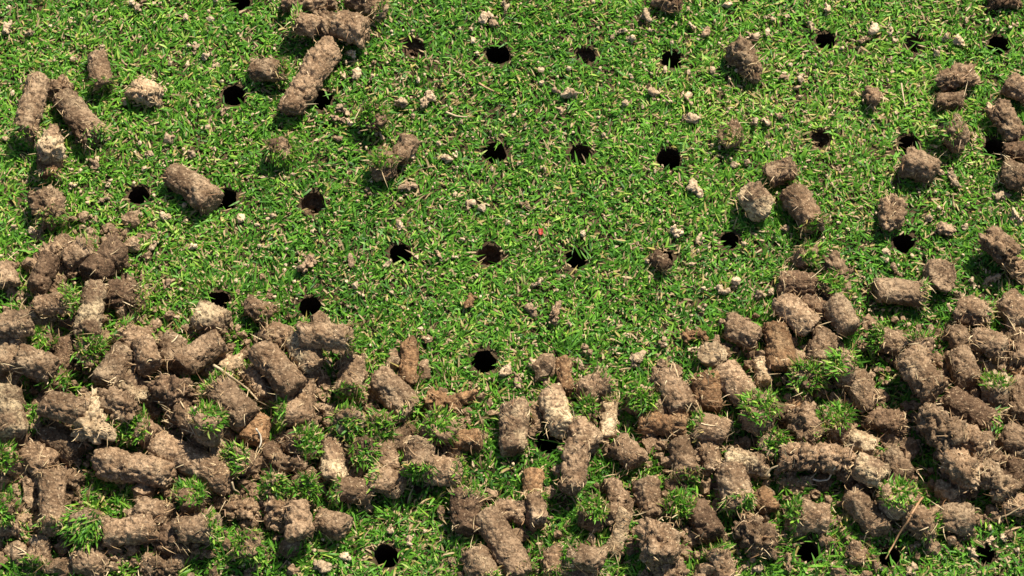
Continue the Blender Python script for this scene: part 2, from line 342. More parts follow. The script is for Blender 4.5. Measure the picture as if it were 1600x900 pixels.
def at(px, py, z=0.0):
    """ground point (x, y) at height z seen at a pixel of the photograph"""
    u = (px - 800.0) / 1600.0 * 0.584 / CAM_DIST
    v = (450.0 - py) / 1600.0 * 0.584 / CAM_DIST
    d = np.array([u, CD + v * SD, -SD + v * CD])
    t = (z - CAM[2]) / d[2]
    return CAM[0] + d[0] * t, CAM[1] + d[1] * t

def _hash(ix, iy, iz, seed):
    h = (ix.astype(np.int64) * 374761393 + iy.astype(np.int64) * 668265263 + iz.astype(np.int64) * 2147483647 + seed * 1274126177) & 0xFFFFFFFF
    h = ((h ^ (h >> 13)) * 1274126177) & 0xFFFFFFFF
    h = ((h ^ (h >> 16)) * 2246822519) & 0xFFFFFFFF
    return ((h ^ (h >> 15)) & 0xFFFFFF) / float(0xFFFFFF)

def vnoise(p, seed=0):
    """smooth value noise in -1..1"""
    i = np.floor(p).astype(np.int64); f = p - i; f = f * f * (3 - 2 * f)
    out = 0.0
    for dx in (0, 1):
        wx = f[:, 0] if dx else 1 - f[:, 0]
        for dy in (0, 1):
            wy = f[:, 1] if dy else 1 - f[:, 1]
            for dz in (0, 1):
                wz = f[:, 2] if dz else 1 - f[:, 2]
                out = out + wx * wy * wz * _hash(i[:, 0] + dx, i[:, 1] + dy, i[:, 2] + dz, seed)
    return out * 2 - 1

def worley(p, seed=0):
    """distances to the nearest and second nearest of scattered points, one per unit cell, and the nearest cell's random value"""
    i = np.floor(p).astype(np.int64)
    best = np.full(len(p), 9.0); second = np.full(len(p), 9.0); val = np.zeros(len(p))
    for dx in (-1, 0, 1):
        for dy in (-1, 0, 1):
            for dz in (-1, 0, 1):
                cx, cy, cz = i[:, 0] + dx, i[:, 1] + dy, i[:, 2] + dz
                q0 = _hash(cx, cy, cz, seed); q1 = (q0 * 1013.7) % 1.0; q2 = (q0 * 7919.3) % 1.0
                d = (cx + q0 - p[:, 0]) ** 2 + (cy + q1 - p[:, 1]) ** 2 + (cz + q2 - p[:, 2]) ** 2
                m = d < best
                second = np.where(m, best, np.minimum(second, d))
                best = np.where(m, d, best); val = np.where(m, (q0 * 331.1) % 1.0, val)
    return np.sqrt(best), np.sqrt(second), val

def make_mesh(name, verts, loops, starts, totals, mat, smooth=True, tint=None):
    me = bpy.data.meshes.new(name)
    verts = np.asarray(verts, np.float32); loops = np.asarray(loops, np.int32).ravel()
    me.vertices.add(len(verts)); me.vertices.foreach_set("co", verts.ravel())
    me.loops.add(len(loops)); me.loops.foreach_set("vertex_index", loops)
    me.polygons.add(len(starts)); me.polygons.foreach_set("loop_start", np.asarray(starts, np.int32))
    try: me.polygons.foreach_set("loop_total", np.asarray(totals, np.int32))
    except Exception: pass
    me.update(calc_edges=True)
    me.polygons.foreach_set("use_smooth", np.full(len(starts), smooth, bool))
    if tint is not None:
        a = me.attributes.new("tint", 'FLOAT', 'POINT'); a.data.foreach_set("value", np.asarray(tint, np.float32))
    me.materials.append(mat)
    return me

def faces_mesh(name, verts, faces, mat, smooth=True, tint=None):
    """faces: list of equal-width index arrays (quads and / or triangles)"""
    loops = np.concatenate([np.asarray(f, np.int32).ravel() for f in faces])
    tot = np.concatenate([np.full(len(f), np.asarray(f).shape[1], np.int32) for f in faces])
    st = np.concatenate([[0], np.cumsum(tot)[:-1]])
    return make_mesh(name, verts, loops, st, tot, mat, smooth, tint)

def link(name, data, loc=(0, 0, 0), parent=None):
    o = bpy.data.objects.new(name, data); scene.collection.objects.link(o)
    o.location = loc
    if parent is not None: o.parent = parent
    return o

def tag(o, label=None, category=None, group=None, kind=None):
    if label: o["label"] = label
    if category: o["category"] = category
    if group: o["group"] = group
    if kind: o["kind"] = kind
    return o

# ------------------------------------------------------------------ materials
def new_mat(name):
    m = bpy.data.materials.new(name); m.use_nodes = True
    nt = m.node_tree; b = nt.nodes["Principled BSDF"]
    return m, nt, b

def ramp(nt, fac, stops, interp='LINEAR'):
    r = nt.nodes.new("ShaderNodeValToRGB"); e = r.color_ramp.elements
    r.color_ramp.interpolation = interp
    e[0].position, e[0].color = stops[0][0], (*stops[0][1], 1)
    e[1].position, e[1].color = stops[-1][0], (*stops[-1][1], 1)
    for p, c in stops[1:-1]:
        k = e.new(p); k.color = (*c, 1)
    nt.links.new(fac, r.inputs[0]); return r.outputs[0]

def noise_tex(nt, vec, scale, detail=3.0, rough=.6):
    n = nt.nodes.new("ShaderNodeTexNoise"); n.inputs["Scale"].default_value = scale
    n.inputs["Detail"].default_value = detail; n.inputs["Roughness"].default_value = rough
    nt.links.new(vec, n.inputs["Vector"]); return n.outputs["Fac"]

def mix(nt, fac, a, b):
    n = nt.nodes.new("ShaderNodeMix"); n.data_type = 'RGBA'
    for s, v in ((0, fac), (6, a), (7, b)):
        if isinstance(v, (tuple, float)): n.inputs[s].default_value = (*v, 1) if isinstance(v, tuple) else v
        else: nt.links.new(v, n.inputs[s])
    return n.outputs[2]

def math_node(nt, op, a, b=None, clamp=False):
    n = nt.nodes.new("ShaderNodeMath"); n.operation = op; n.use_clamp = clamp
    for k, v in enumerate((a, b)):
        if v is None: continue
        if isinstance(v, (int, float)): n.inputs[k].default_value = v
        else: nt.links.new(v, n.inputs[k])
    return n.outputs[0]

def soil_mat(name, base, second, pale, patch=0.0, damp=.75):
    m, nt, b = new_mat(name)
    tc = nt.nodes.new("ShaderNodeTexCoord"); oi = nt.nodes.new("ShaderNodeObjectInfo")
    sc = nt.nodes.new("ShaderNodeVectorMath"); sc.operation = 'MULTIPLY_ADD'
    sc.inputs[1].default_value = (1, 1, 1)
    comb = nt.nodes.new("ShaderNodeCombineXYZ")
    nt.links.new(oi.outputs["Random"], comb.inputs[0]); nt.links.new(oi.outputs["Random"], comb.inputs[1])
    nt.links.new(tc.outputs["Object"], sc.inputs[0]); nt.links.new(comb.outputs[0], sc.inputs[2])
    v = sc.outputs[0]
    big = noise_tex(nt, v, 75, 4, .65)
    c = ramp(nt, big, [(.36, second), (.58, base)])
    c = mix(nt, ramp(nt, noise_tex(nt, v, 34, 2, .5), [(.46, (0, 0, 0)), (.60, (damp, damp, damp))]), c, tuple(x * .72 for x in second))      # damp or peaty layers
    if patch:
        c = mix(nt, ramp(nt, noise_tex(nt, v, 48, 3, .6), [(.62 - .20 * patch, (0, 0, 0)), (.74 - .18 * patch, (patch, patch, patch))]), c, pale)
    mid = noise_tex(nt, v, 420, 3, .7)
    c = mix(nt, ramp(nt, mid, [(.40, (.75,) * 3), (.54, (0,) * 3)]), c, tuple(x * .45 for x in second))
    grain = noise_tex(nt, v, 700, 2, .6)
    c = mix(nt, ramp(nt, grain, [(.58, (0, 0, 0)), (.72, (.55, .55, .55))]), c, tuple(min(1, x * 1.25) for x in pale))
    # each piece a little lighter or darker, as dried to a different degree
    hsv = nt.nodes.new("ShaderNodeHueSaturation")
    nt.links.new(math_node(nt, 'MULTIPLY_ADD', oi.outputs["Random"], .48), hsv.inputs["Value"])
    hsv.inputs["Value"].links[0].from_node.inputs[2].default_value = .78
    nt.links.new(c, hsv.inputs["Color"])
    nt.links.new(hsv.outputs[0], b.inputs["Base Color"])
    b.inputs["Roughness"].default_value = .95; b.inputs["Specular IOR Level"].default_value = .12
    vo = nt.nodes.new("ShaderNodeTexVoronoi"); vo.inputs["Scale"].default_value = 620; nt.links.new(v, vo.inputs["Vector"])
    h = math_node(nt, 'ADD', math_node(nt, 'MULTIPLY', noise_tex(nt, v, 900, 3, .7), 1.0), math_node(nt, 'MULTIPLY', vo.outputs["Distance"], -.55))
    bp = nt.nodes.new("ShaderNodeBump"); bp.inputs["Strength"].default_value = .9; bp.inputs["Distance"].default_value = .0011
    nt.links.new(h, bp.inputs["Height"]); nt.links.new(bp.outputs[0], b.inputs["Normal"])
    return m

SOIL = {
 'm': soil_mat("brown_soil", (.300, .197, .113), (.152, .091, .048), (.51, .375, .225), .40),
 'd': soil_mat("dark_soil", (.185, .115, .065), (.098, .057, .031), (.37, .265, .155)),
 's': soil_mat("sandy_soil", (.42, .298, .17), (.28, .183, .098), (.58, .445, .265), .6, .25),
 'o': soil_mat("orange_soil", (.29, .163, .076), (.162, .087, .041), (.45, .31, .165), .3),
 'p': soil_mat("patchy_soil", (.290, .19, .109), (.15, .09, .049), (.55, .42, .24), .8),
 'c': soil_mat("dry_crumb_soil", (.54, .395, .24), (.37, .255, .148), (.68, .53, .34), .5, .2),
 'b': soil_mat("brown_crumb_soil", (.39, .268, .16), (.24, .152, .086), (.55, .415, .26), .4, .4),
}

def blade_mat(name, stops, transl=.35):
    m, nt, b = new_mat(name)
    at_ = nt.nodes.new("ShaderNodeAttribute"); at_.attribute_name = "tint"
    c = ramp(nt, at_.outputs["Fac"], stops)
    nt.links.new(c, b.inputs["Base Color"])
    b.inputs["Roughness"].default_value = .5; b.inputs["Specular IOR Level"].default_value = .28
    tr = nt.nodes.new("ShaderNodeBsdfTranslucent")
    nt.links.new(c, tr.inputs[0])
    mx = nt.nodes.new("ShaderNodeMixShader"); mx.inputs[0].default_value = transl
    out = nt.nodes["Material Output"]
    nt.links.new(b.outputs[0], mx.inputs[1]); nt.links.new(tr.outputs[0], mx.inputs[2]); nt.links.new(mx.outputs[0], out.inputs[0])
    return m

# tint 0..0.2 dead and tan, 0.2..1 from dark to light green
GRASS = blade_mat("grass_blades", [(0, (.42, .285, .155)), (.10, (.52, .38, .20)), (.17, (.46, .36, .10)), (.24, (.030, .098, .010)), (.50, (.086, .245, .020)),
                                   (.78, (.180, .390, .034)), (.92, (.35, .50, .065)), (1, (.50, .58, .16))], .40)
FIBRE = blade_mat("root_fibres", [(0, (.20, .10, .045)), (.5, (.42, .28, .14)), (1, (.62, .48, .27))], .15)

def strand_mat(name, col):
    m, nt, b = new_mat(name)
    tc = nt.nodes.new("ShaderNodeTexCoord")
    n = noise_tex(nt, tc.outputs["Object"], 500, 3)
    nt.links.new(ramp(nt, n, [(.3, tuple(x * .6 for x in col)), (.7, col)]), b.inputs["Base Color"])
    b.inputs["Roughness"].default_value = .6
    return m
STRAND = {'s': strand_mat("dry_straw", (.48, .35, .19)), 'w': strand_mat("white_root", (.60, .52, .38)), 'o': strand_mat("brown_twig", (.40, .22, .10)), 'r': strand_mat("red_petal", (.33, .035, .018))}

def ground_mat():
    m, nt, b = new_mat("turf_soil")
    tc = nt.nodes.new("ShaderNodeTexCoord"); v = tc.outputs["Object"]
    c = ramp(nt, noise_tex(nt, v, 160, 5, .7), [(.3, (.030, .020, .010)), (.55, (.075, .050, .026)), (.75, (.17, .115, .065))])
    # beyond the built blades the sheet carries on as turf too fine to tell its blades apart
    sep = nt.nodes.new("ShaderNodeSeparateXYZ"); nt.links.new(v, sep.inputs[0])
    fx = math_node(nt, 'GREATER_THAN', math_node(nt, 'ABSOLUTE', sep.outputs[0]), .46)
    fy = math_node(nt, 'GREATER_THAN', math_node(nt, 'ABSOLUTE', sep.outputs[1]), .36)
    far = math_node(nt, 'MAXIMUM', fx, fy)
    g = ramp(nt, noise_tex(nt, v, 260, 6, .75), [(.32, (.03, .06, .012)), (.5, (.075, .17, .025)), (.68, (.16, .27, .05)), (.8, (.3, .24, .11))])
    nt.links.new(mix(nt, far, c, g), b.inputs["Base Color"])
    b.inputs["Roughness"].default_value = .95; b.inputs["Specular IOR Level"].default_value = .1
    bp = nt.nodes.new("ShaderNodeBump"); bp.inputs["Distance"].default_value = .002; bp.inputs["Strength"].default_value = 1
    nt.links.new(noise_tex(nt, v, 500, 4, .7), bp.inputs["Height"]); nt.links.new(bp.outputs[0], b.inputs["Normal"])
    return m
GROUND = ground_mat()

# ------------------------------------------------------------------ ground with punched holes
G = 0.004; NX, NY, K = 240, 190, 3
def ground_z(x, y):
    p = np.stack([np.asarray(x) * 22, np.asarray(y) * 22, np.zeros_like(np.asarray(x, float))], 1)
    fade = np.clip((.44 - np.abs(x)) / .05, 0, 1) * np.clip((.34 - np.abs(y)) / .05, 0, 1)
    return .0009 * vnoise(p, 3) * fade
gx = (np.arange(NX + 1) - NX / 2) * G; gy = (np.arange(NY + 1) - NY / 2) * G
GX, GY = np.meshgrid(gx, gy)
gv = np.stack([GX.ravel(), GY.ravel(), ground_z(GX.ravel(), GY.ravel())], 1)
cell_ok = np.ones((NY, NX), bool)
verts = [gv]; nv = len(gv); extra = []; hole_list = []
for (hx, hy, hr, hd, ov) in HOLES:
    wx, wy = at(hx, hy); r = hr * PX * .90
    ci = int(round(wx / G + NX / 2)); cj = int(round(wy / G + NY / 2))
    hole_list.append((wx, wy, r, hd * MM, ov))
    if not (K < ci < NX - K and K < cj < NY - K): continue
    cell_ok[cj - K:cj + K, ci - K:ci + K] = False
    ring = [(ci - K + k, cj - K) for k in range(2 * K)] + [(ci + K, cj - K + k) for k in range(2 * K)] + [(ci + K - k, cj + K) for k in range(2 * K)] + [(ci - K, cj + K - k) for k in range(2 * K)]
    idx = [j * (NX + 1) + i for i, j in ring]
    q = gv[idx]; d = q[:, :2] - (wx, wy); d /= np.linalg.norm(d, axis=1)[:, None]
    jit = 1 + rng.normal(0, .05, len(idx)) + .16 * vnoise(np.column_stack([d * 1.3 + wx * 900, np.zeros(len(idx))]), 77)
    inner = np.column_stack([wx + d[:, 0] * r * jit, wy + d[:, 1] * r * jit, q[:, 2] - .0004])
    verts.append(inner); n = len(idx)
    for k in range(n):
        k2 = (k + 1) % n
        extra.append((idx[k], idx[k2], nv + k2, nv + k))
    nv += n
jj, ii = np.nonzero(cell_ok)
v0 = jj * (NX + 1) + ii
quads = np.stack([v0, v0 + 1, v0 + NX + 2, v0 + NX + 1], 1)
BIG = 30.0
o_ = np.array([[-BIG, -BIG, 0], [BIG, -BIG, 0], [BIG, BIG, 0], [-BIG, BIG, 0]]); verts.append(o_)
c0, c1, c2, c3 = 0, NX, (NY + 1) * (NX + 1) - 1, NY * (NX + 1)
skirt = np.array([[nv, nv + 1, c1, c0], [nv + 1, nv + 2, c2, c1], [nv + 2, nv + 3, c3, c2], [nv + 3, nv, c0, c3]])
ground = link("ground", faces_mesh("ground", np.concatenate(verts), [quads, np.array(extra), skirt], GROUND))
tag(ground, kind="structure")
HL = np.array([(h[0], h[1], h[2], h[4]) for h in hole_list])

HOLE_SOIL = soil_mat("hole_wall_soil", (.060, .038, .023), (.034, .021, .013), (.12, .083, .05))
for (wx, wy, r, dep, ov) in hole_list:
    n, m = 28, 16
    th = np.arange(n) / n * 2 * math.pi
    vs = []
    for k in range(m):
        t = k / (m - 1)
        z = -dep * t
        rr = r * 1.20 * (1 - .12 * t)
        vs.append(np.stack([rr * np.cos(th), rr * np.sin(th), np.full(n, z - .0006)], 1))
    for f in (.6, .25):
        vs.append(np.stack([r * f * np.cos(th), r * f * np.sin(th), np.full(n, -dep - .001)], 1))
    vs = np.concatenate(vs)
    wl = .0007 * vnoise(vs * 400 + wx * 999, 5) + .0005 * vnoise(vs * 900 + wx * 999, 6)
    low = vs[:, 2] < -.001
    dirs = vs.copy(); dirs[:, 2] = 0; dirs /= np.linalg.norm(dirs, axis=1)[:, None] + 1e-9
    vs += dirs * (wl * low)[:, None]
    vs[-2 * n:, 2] += .0022 * vnoise(vs[-2 * n:] * 500 + wy * 777, 8)
    a = np.arange((m + 1) * n); k = a // n; i = a % n
    f = np.stack([k * n + i, (k + 1) * n + i, (k + 1) * n + (i + 1) % n, k * n + (i + 1) % n], 1)
    cap = np.array([[(m + 1) * n + q for q in range(n)]])
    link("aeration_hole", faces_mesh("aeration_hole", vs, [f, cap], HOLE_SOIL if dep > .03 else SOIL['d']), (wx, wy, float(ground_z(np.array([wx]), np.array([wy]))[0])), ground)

# ------------------------------------------------------------------ soil pieces
def lump(L, W, rough, cracks, seed, spacing=.00085, flat=1.0, sharp=.42):
    """a rounded, crumbly cylinder along +X, centred; returns vertices and quad faces"""
    R = W / 2
    n = int(np.clip(round(2 * math.pi * R / spacing), 10, 96))
    ph = np.linspace(0, math.pi, 400)
    cx = -np.sign(np.cos(ph)) * np.abs(np.cos(ph)) ** sharp * L / 2
    cr = np.abs(np.sin(ph)) ** sharp * R
    s = np.concatenate([[0], np.cumsum(np.hypot(np.diff(cx), np.diff(cr)))])
    m = int(np.clip(round(s[-1] / spacing), 8, 130))
    tt = np.linspace(0, s[-1], m + 2)[1:-1]
    px_, pr = np.interp(tt, s, cx), np.interp(tt, s, cr)
    th = np.arange(n) / n * 2 * math.pi
    X = np.repeat(px_, n); A = np.tile(th, m); RR = np.repeat(pr, n)
    P = np.stack([X, RR * np.cos(A), RR * np.sin(A)], 1)
    P = np.concatenate([P, [[-L / 2, 0, 0], [L / 2, 0, 0]]])
    N = P / np.array([L / 2, R, R]) ** 1.0; N[:, 0] = np.sign(N[:, 0]) * np.abs(N[:, 0]) ** 3
    N /= np.linalg.norm(N, axis=1)[:, None] + 1e-9
    r = np.random.default_rng(seed)
    off = r.uniform(0, 80, 3)
    sd = seed % 977
    q = P + off * .01
    big = np.stack([vnoise(q / .006, sd + 61), vnoise(q / .006, sd + 62), vnoise(q / .006, sd + 63)], 1)
    fine = np.stack([vnoise(q / .0016, sd + 71), vnoise(q / .0016, sd + 72), vnoise(q / .0016, sd + 73)], 1)
    qw = q + big * .0016 + fine * .0004
    d = R * (.12 * rough * vnoise(q / (R * 1.1), sd) + .05 * rough * vnoise(q / (R * .5), sd + 1))
    if rough > 1.25:
        f1, f2, val = worley(qw / (R * .72), sd + 2)
        d += R * (rough - 1.0) * (.30 - .40 * f1 + .34 * (val - .5)) - R * .22 * (rough - 1.0) * np.exp(-((f2 - f1) / .10) ** 2)
    # chunks with crevices between them, then coarse grains, then pits where grains fell out
    f1, f2, val = worley(qw / .0058, sd + 3)
    d += (.0016 if rough > 1.3 else .0011) * rough ** 1.5 * (val - .5) - .0013 * rough * np.exp(-((f2 - f1) / .09) ** 2) * np.clip(vnoise(q / .007, sd + 8) + .55, 0, 1)
    f1, f2, val = worley(qw / .0026, sd + 4)
    d += .00075 * rough * (1.5 * (val - .5) + .45 - f1)
    f1, f2, val = worley(q / .0015, sd + 6)
    d += .00042 * (.2 + .8 * rough) * (1.4 * (val - .5) + .45 - f1)
    pit = vnoise(q / .0030, sd + 5)
    d -= .0020 * rough * np.clip(pit - .38, 0, 1) * 1.6
    for k in range(cracks):
        x0 = (-.5 + (k + .5 + r.uniform(-.25, .25)) / cracks) * L * .9
        wob = .14 * R * vnoise(q / (R * .7), sd + 20 + k) * 2.2 + P[:, 1] * r.uniform(-.35, .35)
        g = np.exp(-((P[:, 0] - x0 + wob) / .0008) ** 2) * np.clip(.55 + 1.1 * vnoise(q / (R * .9), sd + 40 + k), 0, 1)
        d -= R * r.uniform(.22, .36) * g
        side = (P[:, 0] - x0 + wob) > 0
        P[:, 1] += np.where(side, r.uniform(-.09, .09) * R, 0); P[:, 2] += np.where(side, r.uniform(-.05, .05) * R, 0)
    P = P + N * d[:, None]
    # slanted, uneven ends, taper, bend, oval section
    tx = np.clip(np.abs(P[:, 0]) / (L / 2), 0, 1.2) ** 2
    sl = np.where(P[:, 0] > 0, r.uniform(-.30, .30), r.uniform(-.30, .30)); sl2 = np.where(P[:, 0] > 0, r.uniform(-.25, .25), r.uniform(-.25, .25))
    P[:, 0] += tx * (sl * P[:, 1] + sl2 * P[:, 2])
    tp = r.uniform(-.12, .12) * rough; P[:, 1:] *= (1 + tp * P[:, 0] / (L / 2))[:, None]
    P[:, 1] += r.uniform(-.05, .05) * L * min(1, 1.1 * W / L) * (P[:, 0] / (L / 2)) ** 2
    P[:, 1] *= r.uniform(.94, 1.06); P[:, 2] *= r.uniform(.88, 1.0) * flat
    a = np.arange((m - 1) * n); k = a // n; i = a % n
    F = np.stack([k * n + i, (k + 1) * n + i, (k + 1) * n + (i + 1) % n, k * n + (i + 1) % n], 1)
    i = np.arange(n); c = m * n
    T = np.concatenate([np.stack([np.full(n, c), i, (i + 1) % n], 1)[:, [0, 1, 2]], np.stack([np.full(n, c + 1), (m - 1) * n + (i + 1) % n, (m - 1) * n + i], 1)])
    return P, [F[:, ::-1], T[:, ::-1]]

def blades(roots, dirs, length, width, droop, tint, segs=2, side=None):
    """curved tapering leaf blades: roots, unit directions (N x 3); droop bends the tip towards 'droop' (N x 3)"""
    N = len(roots)
    up = np.array([0, 0, 1.0])
    if side is None:
        side = np.cross(dirs, up + rng.normal(0, .35, (N, 3)))
    side = side / (np.linalg.norm(side, axis=1)[:, None] + 1e-9)
    L = np.asarray(length)[:, None]; W = np.asarray(width)[:, None] / 2
    rows = []
    for k in range(segs + 1):
        t = k / segs
        c = roots + dirs * L * t + droop * L * t * t
        w = W * (1 - .25 * t)
        if k < segs: rows += [c - side * w * (.75 if k == 0 else 1), c + side * w * (.75 if k == 0 else 1)]
        else: rows += [c]
    V = np.stack(rows, 1); nv_ = V.shape[1]
    base = (np.arange(N) * nv_)[:, None]
    Q = np.concatenate([base + np.array([[2 * k, 2 * k + 1, 2 * k + 3, 2 * k + 2]]) for k in range(segs - 1)]) if segs > 1 else np.zeros((0, 4), int)
    T = base + np.array([[2 * segs - 2, 2 * segs - 1, 2 * segs]])
    tv = np.repeat(np.asarray(tint), nv_)
    return V.reshape(-1, 3), Q, T, tv

def grass_tints(n, dead=.10, dull=0.0):
    t = np.clip(rng.normal(.62 - dull, .19, n), .24, 1.0)
    k = rng.random(n) < dead
    t[k] = rng.uniform(0, .19, k.sum())
    return t

class Core: pass
def parse(txt, group):
    out = []
    for line in txt.strip().split("\n"):
        f = line.split("|"); c = Core()
        c.x, c.y, c.L, c.W, c.ang, c.pitch, c.tuft = (float(q) for q in f[:7])
        c.tone, c.rough, c.cracks, c.label, c.group = f[7], float(f[8]), int(f[9]), f[10], group
        out.append(c)
    return out
cores = parse(OPEN_CORES, "soil cores scattered over the open turf") + parse(PILE_CORES, "soil cores heaped in the lower band")

def axis_of(c):
    """unit world axis whose picture runs along c.ang (0 right, 90 down) with the turf end raised by c.pitch"""
    a = R_(c.ang); p = R_(c.pitch)
    ix, iy = math.cos(a), math.sin(a)
    h = np.array([ix, -iy / SD, 0]); f = np.linalg.norm(h); h /= f
    return h * math.cos(p) + np.array([0, 0, math.sin(p)]), f

# settle the pieces: small and partly hidden ones first, then the whole ones on top of them
order = sorted(range(len(cores)), key=lambda i: cores[i].L * cores[i].W + (700 if cores[i].tuft > .7 else 0))
placed = []
for i in order:
    c = cores[i]
    c.seed = 1000 + i * 13
    if c.tuft >= .7 and c.pitch >= 20:          # turf ends that look up at the sky
        c.pitch = min(74, c.pitch + 22); c.L = min(c.L, c.W * 1.02)
    c.axis, f = axis_of(c)
    cosp = math.cos(R_(c.pitch))
    c.Rm = c.W * PX / 2 * .91
    c.Lm = c.L * PX * .99 * (1 + (f - 1) * .8) * (1.0 if c.pitch < 35 else .95)
    half = max(0, c.Lm / 2 - c.Rm * .75)
    ts = np.linspace(-half, half, 5)
    z = .0012 + max(c.Rm * .92, c.Rm * cosp * .9 + abs(math.sin(R_(c.pitch))) * c.Lm * .42)
    for it in range(3):
        x, y = at(c.x, c.y, z)
        S = np.array([x, y, 0]) + ts[:, None] * c.axis
        zmin = .0012 + max(c.Rm * .92, c.Rm * cosp * .9 + abs(math.sin(R_(c.pitch))) * c.Lm * .42)
        need = zmin
        for (S2, R2) in placed:
            D = (c.Rm + R2) * .74
            dx = S[:, None, :2] - S2[None, :, :2]
            d2 = (dx ** 2).sum(2)
            m = d2 < D * D
            if m.any():
                zz = (S2[None, :, 2] + np.sqrt(np.maximum(D * D - d2, 0)) - S[:, None, 2])[m].max()
                need = max(need, zz)
        z = min(need, zmin + .0175)
    c.pos = np.array([x, y, z])
    placed.append((np.array([x, y, z]) + ts[:, None] * c.axis, c.Rm))

def frame(axis, roll):
    a = axis / np.linalg.norm(axis)
    s = np.cross([0, 0, 1.0], a); s /= np.linalg.norm(s) + 1e-9
    u = np.cross(a, s)
    return np.stack([a, math.cos(roll) * s + math.sin(roll) * u, -math.sin(roll) * s + math.cos(roll) * u], 0)

def fibres_mesh(c, M, n, bias):
    """thin root fibres on the surface and the ends of a core (local to its centre)"""
    r = np.random.default_rng(c.seed + 5)
    x = np.where(r.random(n) < bias, r.uniform(.30, .5, n) * r.choice([-1, 1], n), r.uniform(-.48, .48, n)) * c.Lm
    a = r.uniform(0, 2 * math.pi, n)
    rad = np.stack([np.zeros(n), np.cos(a), np.sin(a)], 1)
    root = np.stack([x, np.zeros(n), np.zeros(n)], 1) + rad * c.Rm * .97
    d = rad * .22 + r.normal(0, .6, (n, 3)); d[:, 0] += np.sign(x) * .35
    d /= np.linalg.norm(d, axis=1)[:, None]
    V, Q, T, tv = blades(root, d, r.uniform(.0025, .0075, n), r.uniform(.00030, .00062, n), r.normal(0, .35, (n, 3)) - rad * .3, r.random(n), 3)
    return faces_mesh("root_fibres", V @ M, [Q, T], FIBRE, True, tv)

def tuft_mesh(c, M):
    r = np.random.default_rng(c.seed + 9)
    n = int(90 + 270 * min(c.tuft, 1.1)); R = c.Rm
    rr = R * np.sqrt(r.random(n)) * (.98 + .10 * min(c.tuft, 1)); a = r.uniform(0, 2 * math.pi, n)
    keep = vnoise(np.stack([rr * np.cos(a), rr * np.sin(a), np.zeros(n)], 1) / (R * .55) + c.seed * .7, 31) > -.45 + .25 * (1 - min(c.tuft, 1))
    rr, a = rr[keep], a[keep]; n = len(rr)
    root = np.stack([np.full(n, c.Lm / 2 + R * .03) - .34 * R * (rr / R) ** 3, rr * np.cos(a), rr * np.sin(a)], 1)
    out = np.stack([np.zeros(n), np.cos(a), np.sin(a)], 1) * (rr / R)[:, None]
    comb = r.normal(0, .35, 3)
    d = np.array([.30, 0, 0]) + comb + out * .22 + r.normal(0, .55, (n, 3)); d[:, 0] = np.abs(d[:, 0]) * .8 + .08
    d /= np.linalg.norm(d, axis=1)[:, None]
    dead = r.random(n) < .17 + .25 * (1 - min(c.tuft, 1))
    ln = r.uniform(.0024, .0056, n) * (.74 + .28 * c.tuft); ln[dead] *= .75
    tint = np.clip(r.normal(.60, .20, n), .24, .98); tint[dead] = r.uniform(0, .19, dead.sum())
    V, Q, T, tv = blades(root, d, ln, r.uniform(.0008, .0015, n), out * .10 - np.array([.25, 0, 0]) + r.normal(0, .28, (n, 3)), tint, 3)
    # a collar of orange-tan thatch where leaf meets soil
    m = 70; a = r.uniform(0, 2 * math.pi, m)
    out = np.stack([np.zeros(m), np.cos(a), np.sin(a)], 1)
    root2 = np.stack([c.Lm / 2 - R * r.uniform(.25, .65, m), np.zeros(m), np.zeros(m)], 1) + out * R * .95
    d2 = np.array([.75, 0, 0]) + out * .45 + r.normal(0, .35, (m, 3)); d2 /= np.linalg.norm(d2, axis=1)[:, None]
    V2, Q2, T2, tv2 = blades(root2, d2, r.uniform(.0025, .0055, m), r.uniform(.0004, .0009, m), r.normal(0, .25, (m, 3)), np.where(r.random(m) < .7, r.uniform(0, .16, m), r.uniform(.25, .7, m)), 3)
    k = len(V)
    return faces_mesh("grass_tuft", np.concatenate([V, V2]) @ M, [Q, Q2 + k, T, T2 + k], GRASS, True, np.concatenate([tv, tv2]))

for c in cores:
    P, F = lump(c.Lm, c.Rm * 2, c.rough if c.rough >= 1.35 else .32 + .6 * c.rough, c.cracks, c.seed, flat=.62 if c.rough < 1 and c.tone == 's' and c.L > 50 and c.W < 30 else 1.0, sharp=.20 if c.rough < 1.0 else (.27 if c.rough < 1.35 else .5))
    M = frame(c.axis, (c.seed * .37) % 6.28)
    Pw = P @ M
    clod = c.rough >= 1.35
    name, cat = ("soil_clod", "soil clod") if clod else ("soil_core", "soil core")
    base = Vector((c.pos[0], c.pos[1], c.pos[2] + float(Pw[:, 2].min())))
    root = tag(link(name, None, base), c.label, cat, c.group)
    root.empty_display_size = .01
    off = (0, 0, c.pos[2] - base.z)
    link("soil_plug", faces_mesh("soil_plug", Pw, F, SOIL[c.tone]), off, root)
    nf = int((34 + 40 * random.random()) * (1.5 if "root" in c.label or "straw" in c.label or "fibr" in c.label else 1))
    link("root_fibres", fibres_mesh(c, M, nf, .6), off, root)
    if c.tuft > 0: link("grass_tuft", tuft_mesh(c, M), off, root)

